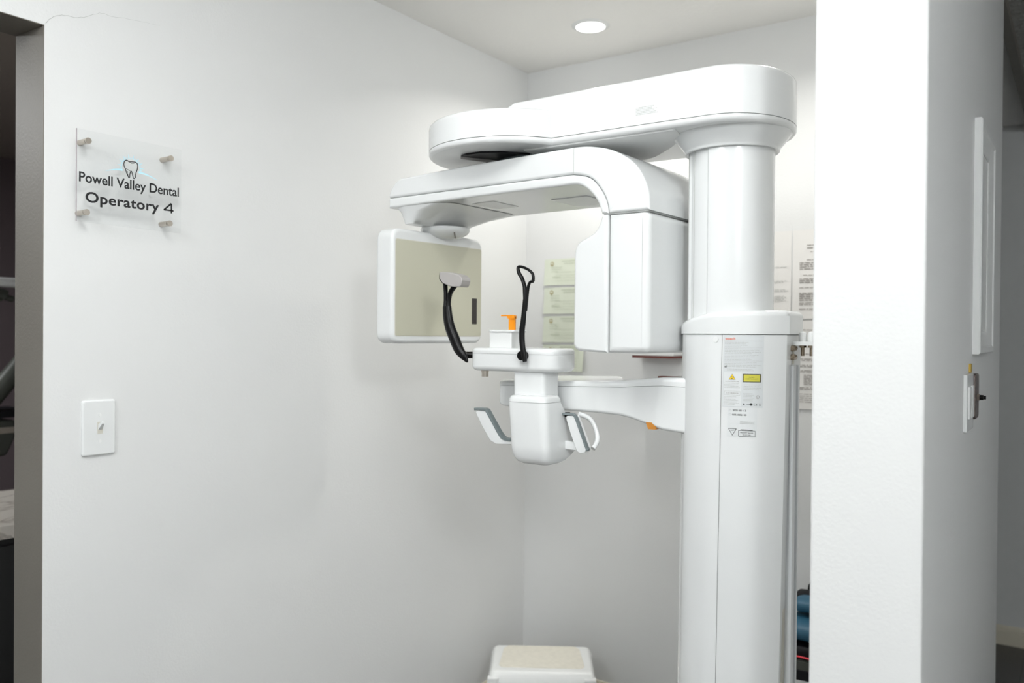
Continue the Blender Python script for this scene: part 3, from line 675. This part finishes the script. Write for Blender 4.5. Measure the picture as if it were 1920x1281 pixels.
# ------------------------------------------------------------------ operatory sign on the left wall
SG = empty('operatory_sign', (0.0, -1.63, 1.77), 'clear acrylic sign reading Powell Valley Dental Operatory 4', 'sign')
sy0, sy1, sz0, sz1 = -1.7525, -1.5085, 1.6740, 1.8680
sx = 0.030
pane = mk('acrylic_panel', slab(rrect(sy0, sy1, sz0, sz1, 0.001, 2), sx, sx+0.003, 0, 0, 2, YZ), 'acrylic', SG, wn=False)
mk('panel_edge', box(sx-0.0001, sx+0.0031, sy0-0.0006, sy0, sz0, sz1), 'acrylic_edge', pane)
for y, z in ((-1.7302, 1.8455), (-1.5371, 1.8430), (-1.7330, 1.6948), (-1.5390, 1.6934)):
    s = mk('standoff', join(cyl((0, y, z), (sx, y, z), 0.0058, 20), cyl((sx+0.003, y, z), (sx+0.0075, y, z), 0.0066, 20)), 'metal', SG, 'brushed nickel standoff')
SX = sx+0.0034
onsign = lambda u, v, w_: (SX, u, v)
flat('practice_name', mapv(shift(text2d('Powell Valley Dental', 0.0215, 0.2335, 0.018), -1.7482, 1.7582), onsign), 'lettering', SG, 'black letters Powell Valley Dental')
flat('room_name', mapv(join(shift(text2d('Operatory', 0.0225, 0.1700, 0.024, 1.06), -1.7345, 1.7172), stroke([(-1.5335, 1.7172), (-1.5335, 1.7397)], 0.0040), stroke([(-1.5530, 1.7235), (-1.5280, 1.7235)], 0.0036), stroke([(-1.5525, 1.7228), (-1.5340, 1.7397)], 0.0040)), onsign), 'lettering', SG, 'bold black letters Operatory 4')
cx, cz = -1.6330, 1.8015
tooth = smooth([(cx-0.0150, cz+0.0160), (cx-0.0165, cz+0.0080), (cx-0.0130, cz-0.0010), (cx-0.0095, cz-0.0100), (cx-0.0050, cz-0.0185), (cx-0.0030, cz-0.0170), (cx-0.0022, cz-0.0100), (cx+0.0008, cz-0.0035), (cx+0.0038, cz-0.0110), (cx+0.0065, cz-0.0190), (cx+0.0105, cz-0.0150), (cx+0.0120, cz-0.0060), (cx+0.0150, cz+0.0030), (cx+0.0155, cz+0.0130), (cx+0.0120, cz+0.0175), (cx+0.0040, cz+0.0175), (cx-0.0040, cz+0.0165), (cx-0.0100, cz+0.0188), (cx-0.0150, cz+0.0160)], 4)
tin = join(stroke(tooth, 0.0021), stroke(smooth([(cx-0.0130, cz+0.0010), (cx-0.0060, cz-0.0020), (cx-0.0010, cz-0.0040)], 4), 0.0010), stroke(smooth([(cx-0.0075, cz-0.0050), (cx-0.0080, cz-0.0100), (cx-0.0060, cz-0.0140)], 4), 0.0008), stroke(smooth([(cx-0.004, cz+0.016), (cx+0.002, cz+0.0135), (cx+0.008, cz+0.015)], 4), 0.0008))
flat('tooth_emblem', mapv(tin, onsign), 'lettering', SG, 'black tooth outline')
rays = []
for k in range(17):
    a = math.radians(-8+196*k/16); r0, r1 = 0.0205, 0.0275+0.005*(k % 2)
    dx, dz = math.cos(a), math.sin(a); px, pz = -dz*0.0017, dx*0.0017
    rays.append(([(cx+dx*r0+px, cz+0.004+dz*r0*0.92+pz, 0), (cx+dx*r0-px, cz+0.004+dz*r0*0.92-pz, 0), (cx+dx*r1, cz+0.004+dz*r1*0.92, 0)], [(0, 1, 2)]))
hl = smooth([(-1.6910, 1.7890), (-1.6700, 1.7955), (-1.6520, 1.7975)], 4); hr = smooth([(-1.6150, 1.7985), (-1.5950, 1.7960), (-1.5700, 1.7880)], 4)
rays.append(stroke(hl, [0.0005+0.0045*i/len(hl) for i in range(len(hl))])); rays.append(stroke(hr, [0.0050-0.0045*i/len(hr) for i in range(len(hr))]))
flat('sunrise_emblem', mapv(join(*rays), onsign), 'skyblue', SG, 'pale blue sunrise rays')

# ------------------------------------------------------------------ light switch on the left wall
SW = empty('light_switch', (0, -1.686, 1.2345), 'white toggle light switch below the clear sign', 'light switch')
pl_ = mk('switch_plate', slab(rrect(-1.7240, -1.6495, 1.1745, 1.2945, 0.006, 4), 0, 0.0065, 0, 0.004, 4, YZ), 'white', SW)
mk('toggle_recess', box(0.0066, 0.0072, -1.6915, -1.6795, 1.2215, 1.2475), 'beige', SW)
mk('toggle', mapv(loft([[(x, y, 0.0) for x, y in []]]) if False else loft([[(0.0070, -1.6900, 1.2300), (0.0070, -1.6815, 1.2300), (0.0070, -1.6815, 1.2420), (0.0070, -1.6900, 1.2420)], [(0.0200, -1.6885, 1.2440), (0.0200, -1.6828, 1.2440), (0.0190, -1.6828, 1.2500), (0.0190, -1.6885, 1.2500)]]), lambda x, y, z: (x, y, z)), 'white', SW)
for z in (1.2622, 1.2052): mk('plate_screw', cyl((0.006, -1.6858, z), (0.0078, -1.6858, z), 0.0032, 16), 'white2', SW)

# ------------------------------------------------------------------ papers on the back wall
def sheet(name, x0, x1, z0, z1, m, curl=0.004, nx=6, nzz=8, skew=0.0, cornercurl=0.0):
    V = []; F = []
    for j in range(nzz+1):
        for i in range(nx+1):
            u, v = i/nx, j/nzz
            d = 0.0012+curl*(1-v)**2*(0.3+0.7*abs(u-0.5)*2)+cornercurl*max(0, u-0.72)**2*12*(1-v)*0.5
            V.append((x0+(x1-x0)*u+skew*(1-v)-cornercurl*0.3*(u > 0.9)*v, -d, z0+(z1-z0)*v))
    for j in range(nzz):
        for i in range(nx): a = j*(nx+1)+i; F.append((a, a+1, a+nx+2, a+nx+1))
    n = len(V); V2 = [(x, y+0.0004, z) for x, y, z in V]
    return V+V2, F+[tuple(n+i for i in reversed(f)) for f in F]
CERT = ['topmost pale green certificate on the back wall', 'second pale green certificate from the top on the back wall', 'third pale green certificate from the top on the back wall', 'lowest pale green certificate with a curled corner on the back wall']
for k in range(4):
    z1 = 1.7295-0.1070*k; z0 = z1-0.0985; x0 = 0.0845-0.0018*k; x1 = x0+0.190
    vf = sheet('c', x0, x1, z0, z1, 'green', 0.005, skew=-0.0025, cornercurl=0.05 if k == 3 else 0.0, nx=12)
    t = mk('green_certificate', vf, 'green', None, None, wn=False, sharp=60, loc=(x0, 0, z0)); tag(t, CERT[k], 'certificate', 'green certificates on the back wall')
    pr = (fineprint(x0+0.075, x1-0.02, z1-0.0125, z1-0.006, 1, 0.0030, 0.05, 30+k), fineprint(x0+0.085, x1-0.02, z1-0.021, z1-0.016, 1, 0.0022, 0.1, 31+k),
              fineprint(x0+0.028, x0+0.080, z1-0.052, z1-0.027, 3, 0.0016, 0.4, 32+k), fineprint(x0+0.050, x1-0.02, z1-0.088, z1-0.045, 4, 0.0012, 0.1, 33+k), fineprint(x0+0.035, x0+0.075, z1-0.072, z1-0.066, 1, 0.0028, 0.2, 34+k))
    for q in pr: flat('text_block', mapv(q, lambda u, v, w_: (u, -(0.0020+0.005*(1-(v-z0)/(z1-z0))**2), v)), 'gink', t)
    sl = [(x0+0.033+0.0075*math.cos(j*PI/8), z1-0.0185+0.0085*math.sin(j*PI/8), 0) for j in range(16)]
    sv = join((sl, [tuple(range(16))]))
    flat('gold_seal', mapv(sv, lambda u, v, w_: (u, -(0.0022+0.005*(1-(v-z0)/(z1-z0))**2), v)), 'seal', t, 'round gold seal')
    flat('seal_centre', mapv(([(x0+0.033+0.0040*math.cos(j*PI/6), z1-0.0175+0.0040*math.sin(j*PI/6), 0) for j in range(12)], [tuple(range(12))]), lambda u, v, w_: (u, -(0.0026+0.005*(1-(v-z0)/(z1-z0))**2), v)), 'green', t)
def document(x0, z1, label, seed, blocks, wd=0.216, ht=0.279, ink='fink'):
    x1, z0 = x0+wd, z1-ht
    t = mk('printed_sheet', sheet('s', x0, x1, z0, z1, 'paper', 0.003), 'paper', None, None, wn=False, sharp=60, loc=(x0, 0, z0))
    tag(t, label, 'paper', 'printed sheets pinned to the back wall')
    parts = [fineprint(x0+a*wd, x0+b*wd, z1-d*ht, z1-c_*ht, n, h, rg, seed+i) for i, (a, b, c_, d, n, h, rg) in enumerate(blocks)]
    for q in parts: flat('text_block', mapv(q, lambda u, v, w_: (u, -(0.0022+0.003*(1-(v-z0)/(z1-z0))**2), v)), ink, t)
    return t
full = [(0.2, 0.95, 0.16, 0.22, 2, 0.0024, 0.2), (0.25, 0.9, 0.235, 0.26, 1, 0.0016, 0.2), (0.2, 0.85, 0.33, 0.345, 1, 0.0018, 0.3), (0.10, 0.92, 0.36, 0.45, 4, 0.0026, 0.3), (0.15, 0.92, 0.50, 0.52, 1, 0.0018, 0.2), (0.10, 0.92, 0.54, 0.60, 3, 0.0026, 0.3), (0.10, 0.92, 0.64, 0.66, 1, 0.0020, 0.2), (0.10, 0.92, 0.70, 0.80, 5, 0.0026, 0.3), (0.10, 0.9, 0.81, 0.85, 2, 0.0022, 0.1), (0.10, 0.9, 0.88, 0.90, 1, 0.0022, 0.1)]
document(0.788, 1.7800, 'white sheet with sparse print just right of the column on the back wall', 3, [(0.1, 0.97, 0.40, 0.42, 1, 0.0018, 0.1), (0.1, 0.97, 0.56, 0.59, 2, 0.0018, 0.1), (0.1, 0.97, 0.66, 0.69, 2, 0.0018, 0.1), (0.1, 0.97, 0.73, 0.80, 4, 0.0018, 0.1)])
document(1.0085, 1.7800, 'white sheet with dense print beside the pillar, upper of the pair', 50, full, ink='ink')
document(1.0120, 1.4975, 'white sheet with dense print beside the pillar, lower of the pair', 80, [(0.1, 0.92, 0.10, 0.12, 1, 0.0016, 0.1), (0.10, 0.92, 0.37, 0.39, 1, 0.0022, 0.1), (0.08, 0.95, 0.43, 0.46, 2, 0.0022, 0.1), (0.08, 0.95, 0.50, 0.53, 2, 0.0022, 0.1), (0.08, 0.95, 0.56, 0.59, 2, 0.0022, 0.1), (0.16, 0.95, 0.61, 0.73, 7, 0.0022, 0.2), (0.08, 0.95, 0.75, 0.78, 2, 0.0022, 0.1), (0.05, 0.97, 0.82, 0.93, 5, 0.0016, 0.1)], ink='ink')
document(0.655, 1.7600, 'white printed sheet half hidden behind the mast on the back wall', 120, full[:8], wd=0.125)
# cabinet behind the tube head
WC = empty('wall_file_box', (0.55, 0, 1.38), 'white wall box with dark red underside behind the tube head', 'wall box')
mk('box_body', slab(rrect(0.490, 0.645, 1.3770, 1.62, 0.004, 3), -0.085, -0.001, 0.002, 0, 2, XZ), 'white2', WC)
mk('box_underside', box(0.4920, 0.643, -0.083, -0.001, 1.3690, 1.3772), 'darkred', WC, 'dark red underside')

# ------------------------------------------------------------------ step stool in the corner
ang = math.radians(32.6)
fx, fy = math.cos(ang), math.sin(ang)
O0 = Vector((0.203+0.139, -0.497+0.089)); # middle of the front edge
def st_(a, b, z):   # a along the width (-.5...), b depth to the back
    return (O0.x+a*fx-b*fy, O0.y+a*fy+b*fx, z)
STH = 0.36
STO = empty('step_stool', (0.27, -0.31, 0), 'white plastic step stool with beige non slip top in the corner', 'step stool')
def srings(zs):
    out = []
    for z, hw, y0, y1, r in zs: out.append([st_(x, y, z) for x, y in rrect(-hw, hw, y0, y1, r, 5)])
    return out
body = join(loft(srings([(0.300, 0.178, -0.018, 0.245, 0.02), (0.330, 0.174, -0.010, 0.240, 0.02), (0.350, 0.168, -0.003, 0.236, 0.02), (0.357, 0.162, 0.004, 0.230, 0.02), (0.360, 0.154, 0.012, 0.222, 0.018)])),
            *[loft([[st_(s*(0.196)+x, -0.035+y if q == 0 else 0.262-y, 0.0) for x, y in rrect(-0.022, 0.022, -0.02, 0.02, 0.008, 3)],
                    [st_(s*(0.156)+x, -0.006+y if q == 0 else 0.222-y, 0.342 if q == 0 else 0.335) for x, y in rrect(-0.018, 0.018, -0.014, 0.014, 0.006, 3)]]) for s in (-1, 1) for q in (0, 1)],
            loft(srings([(0.06, 0.178, -0.030, -0.012, 0.004), (0.31, 0.160, -0.006, 0.010, 0.004)])))
mk('stool_body', body, 'white2', STO)
mk('stool_tread', slab(rpoly([(-0.128, 0.030), (0.128, 0.030), (0.140, 0.045), (0.130, 0.195), (0.115, 0.220), (-0.115, 0.220), (-0.130, 0.195), (-0.140, 0.045)], 0.008, 3), 0.3595, 0.3622, 0, 0.001, 2, st_), 'tread', STO, 'beige speckled non slip mat')

# ------------------------------------------------------------------ shelf and lead aprons behind the column
SH = empty('wall_shelf', (1.23, -0.15, 0.48), 'black low shelf on the back wall behind the column', 'shelf')
mk('shelf_board', box(1.055, 1.395, -0.29, -0.002, 0.4820, 0.5080), 'blackvinyl', SH)
mk('shelf_top', box(1.055, 1.395, -0.285, -0.002, 0.5080, 0.5320), 'dkplastic', SH, 'grey shelf edge')
for x in (1.10, 1.35): mk('shelf_bracket', join(box(x, x+0.02, -0.25, -0.001, 0.465, 0.482), box(x, x+0.02, -0.014, -0.001, 0.33, 0.482)), 'blackvinyl', SH)
def roll(name, x0, x1, yc, zc, ry, rz, m, label, cat, group=None, tilt=0.0):
    rings = []; n = 28
    L = [(0.0, 0.55), (0.02, 0.85), (0.06, 0.98), (0.3, 1.02), (0.6, 0.99), (0.94, 1.0), (0.98, 0.9), (1.0, 0.6)]
    for t, k in L:
        rings.append([(x0+(x1-x0)*t, yc+ry*k*math.cos(2*PI*j/n), zc+tilt*t+rz*k*math.copysign(abs(math.sin(2*PI*j/n))**0.75, math.sin(2*PI*j/n))) for j in range(n)])
    return rings
t = empty('lead_apron', (1.22, -0.17, 0.532), 'large teal blue rolled apron with red edge on the black shelf', 'lead apron', 'lead aprons on the low shelf')
mk('apron_fold', slab(rrect(1.058, 1.385, -0.27, -0.05, 0.02), 0.532, 0.566, 0.010, 0.012, 4), 'blackvinyl', t, 'black folded lower half')
mk('red_piping', tube(smooth([(1.058, -0.272, 0.546), (1.085, -0.277, 0.541), (1.12, -0.277, 0.542), (1.20, -0.277, 0.540), (1.38, -0.275, 0.543)], 4), 0.0028, 8), 'red', t, 'thin red edge')
mk('apron_roll', loft(roll('', 1.060, 1.38, -0.175, 0.5985, 0.085, 0.0315, 'blue', '', '', tilt=0.0)), 'blue', t, 'teal blue roll')
t = empty('lead_apron', (1.23, -0.12, 0.63), 'smaller teal blue roll lying on top of the larger blue apron', 'lead apron', 'lead aprons on the low shelf')
mk('apron_roll', loft(roll('', 1.072, 1.38, -0.150, 0.6560, 0.050, 0.0225, 'blue', '', '', tilt=0.01)), 'blue', t)
mk('apron_lining', loft(roll('', 1.062, 1.15, -0.110, 0.6575, 0.050, 0.0240, 'blackvinyl', '', '')), 'blackvinyl', t, 'black lining')
t = empty('black_collar', (1.13, -0.05, 0.66), 'black bunched collar with blue strap leaning behind the blue rolls', 'collar')
mk('collar_body', join(slab(rpoly([(1.080, 0.640), (1.084, 0.690), (1.095, 0.700), (1.104, 0.698), (1.108, 0.730), (1.120, 0.742), (1.140, 0.742), (1.16, 0.70), (1.18, 0.640)], 0.006, 4), -0.070, -0.020, 0.003, 0.003, 3, XZ)), 'blackvinyl', t)
mk('collar_strap', slab(rpoly([(1.112, 0.660), (1.134, 0.725), (1.150, 0.725), (1.130, 0.660)], 0.002, 3), -0.076, -0.068, 0.0008, 0.0008, 2, XZ), 'blue', t, 'teal blue strap')

# ------------------------------------------------------------------ right face of the partition: frame, switch plate, keyed switch
FR = empty('picture_frame', (XP1, -0.48, 1.66), 'deep white moulded picture frame on the corridor face of the pillar', 'picture frame')
fy0, fy1, fz0, fz1 = -0.640, -0.325, 1.410, 1.917
prof = [(0.0, 0.0), (0.0, 0.012), (0.003, 0.015), (0.014, 0.015), (0.018, 0.012), (0.026, 0.011), (0.032, 0.008), (0.040, 0.007), (0.050, 0.003), (0.050, 0.0)]
rings = []
for d, h in prof:
    rings.append([(XP1+h, fy0+d, fz0+d), (XP1+h, fy1-d, fz0+d), (XP1+h, fy1-d, fz1-d), (XP1+h, fy0+d, fz1-d)])
mk('frame_moulding', loft(rings, False, False), 'white2', FR, sharp=20, wn=False)
mk('backing_board', box(XP1+0.0005, XP1+0.002, fy0+0.05, fy1-0.05, fz0+0.05, fz1-0.05), 'mirror', FR)
WS = empty('corridor_switch', (XP1, -0.73, 1.31), 'white double rocker switch plate on the corridor face of the pillar', 'light switch')
ws = mk('switch_plate', slab(rrect(-0.788, -0.672, 1.254, 1.371, 0.005, 3), XP1, XP1+0.0065, 0, 0.003, 3, YZ), 'white', WS)
for y in (-0.753, -0.707): mk('rocker', slab(rrect(y-0.016, y+0.016, 1.280, 1.346, 0.002, 2), XP1+0.0065, XP1+0.010, 0, 0.0015, 2, YZ), 'white2', WS)
KS = empty('knob_switch', (XP1, -0.64, 1.32), 'brown metal switch plate with protruding black knob beside white switch', 'switch')
mk('metal_plate', slab(rrect(-0.668, -0.600, 1.272, 1.369, 0.012, 4), XP1, XP1+0.010, 0, 0.003, 3, YZ), 'brown', KS)
mk('knob', join(cyl((XP1+0.014, -0.640, 1.318), (XP1+0.022, -0.640, 1.318), 0.0055, 16), cyl((XP1+0.022, -0.640, 1.318), (XP1+0.027, -0.640, 1.318), 0.0040, 16)), 'black', KS, 'black knob')
mk('knob_nut', cyl((XP1+0.009, -0.640, 1.318), (XP1+0.015, -0.640, 1.318), 0.0075, 6), 'metal', KS, 'metal nut')
t = mk('brass_tag', slab(rrect(-0.702, -0.678, 1.3725, 1.391, 0.002, 2), XP1, XP1+0.004, 0, 0, 2, YZ), 'brass', None, loc=(XP1, -0.69, 1.382)); tag(t, 'small yellow tag above the brown knob switch', 'tag')

# ------------------------------------------------------------------ things in the dark operatory
CT = empty('operatory_counter', (-0.95, -1.45, 0), 'dark cabinet with marble patterned worktop seen through the doorway', 'counter')
R2 = rotz(math.radians(-6), -0.75, -1.53)
mk('worktop', mapv(slab(rrect(-1.28, -0.70, -3.0, -0.6, 0.004, 3), 0.862, 0.900, 0.002, 0.003, 2), R2), 'marble', CT, 'marble patterned worktop')
mk('cabinet_body', mapv(box(-1.26, -0.73, -2.98, -0.62, 0.0, 0.861), R2), 'darkcab', CT)
for k in range(4): mk('cabinet_door', mapv(slab(rrect(-2.96+0.585*k, -2.40+0.585*k, 0.10, 0.84, 0.003, 2), -0.729, -0.712, 0, 0.002, 2, YZ), R2), 'darkcab', CT)
DL = empty('dental_light', (-2.0, -1.1, CEIL), 'pale horizontal lamp arm with lamp head inside the dark operatory', 'dental light')
mk('lamp_arm', tube([(-1.6, -1.60, 1.622), (-1.6, -0.85, 1.630)], 0.0185, 20, up=(0, 0, 1)), 'white2', DL, 'pale tubular arm')
mk('drop_tube', cyl((-1.6, -0.85, 1.60), (-1.6, -0.85, CEIL), 0.018, 16), 'white2', DL)
mk('lamp_head', tube(smooth([(-1.6, -1.30, 1.575), (-1.6, -1.18, 1.580), (-1.6, -1.155, 1.572), (-1.6, -1.125, 1.563)], 4), [0.030]*4+[0.026]*4+[0.012]*4+[0.010], 16, up=(0, 0, 1)), 'dkplastic', DL, 'dark lamp head')
DU = empty('dental_delivery_unit', (-1.7, -1.15, 0), 'dark dental delivery unit with angled arm seen through the doorway', 'dental unit')
mk('unit_arm', tube([(-1.62, -1.32, 1.03), (-1.62, -1.03, 1.385)], 0.036, 16, up=(0, 0, 1)), 'dkplastic', DU)
mk('unit_post', cyl((-1.62, -1.05, 0), (-1.62, -1.05, 1.38), 0.04, 20), 'dkplastic', DU)
mk('arm_joint', join(cyl((-1.575, -1.108, 1.285), (-1.575, -1.108, 1.262), 0.010, 12), cyl((-1.575, -1.114, 1.225), (-1.575, -1.114, 1.200), 0.009, 12)), 'metal', DU, 'metal joint screws')
mk('unit_body', slab(rpoly([(-1.36, 1.105), (-1.115, 1.105), (-1.113, 1.04), (-1.145, 0.97), (-1.36, 0.95)], [0.01, 0.015, 0.02, 0.02, 0.01], 4), -1.70, -1.60, 0.01, 0.01, 3, YZ), 'dkplastic', DU)
mk('unit_handle', box(-1.599, -1.594, -1.30, -1.122, 1.055, 1.078), 'metal', DU, 'pale handle')
mk('unit_tray', slab(rrect(-1.38, -1.06, 1.115, 1.145, 0.012, 3), -1.76, -1.58, 0.004, 0.004, 2, YZ), 'blackvinyl', DU)
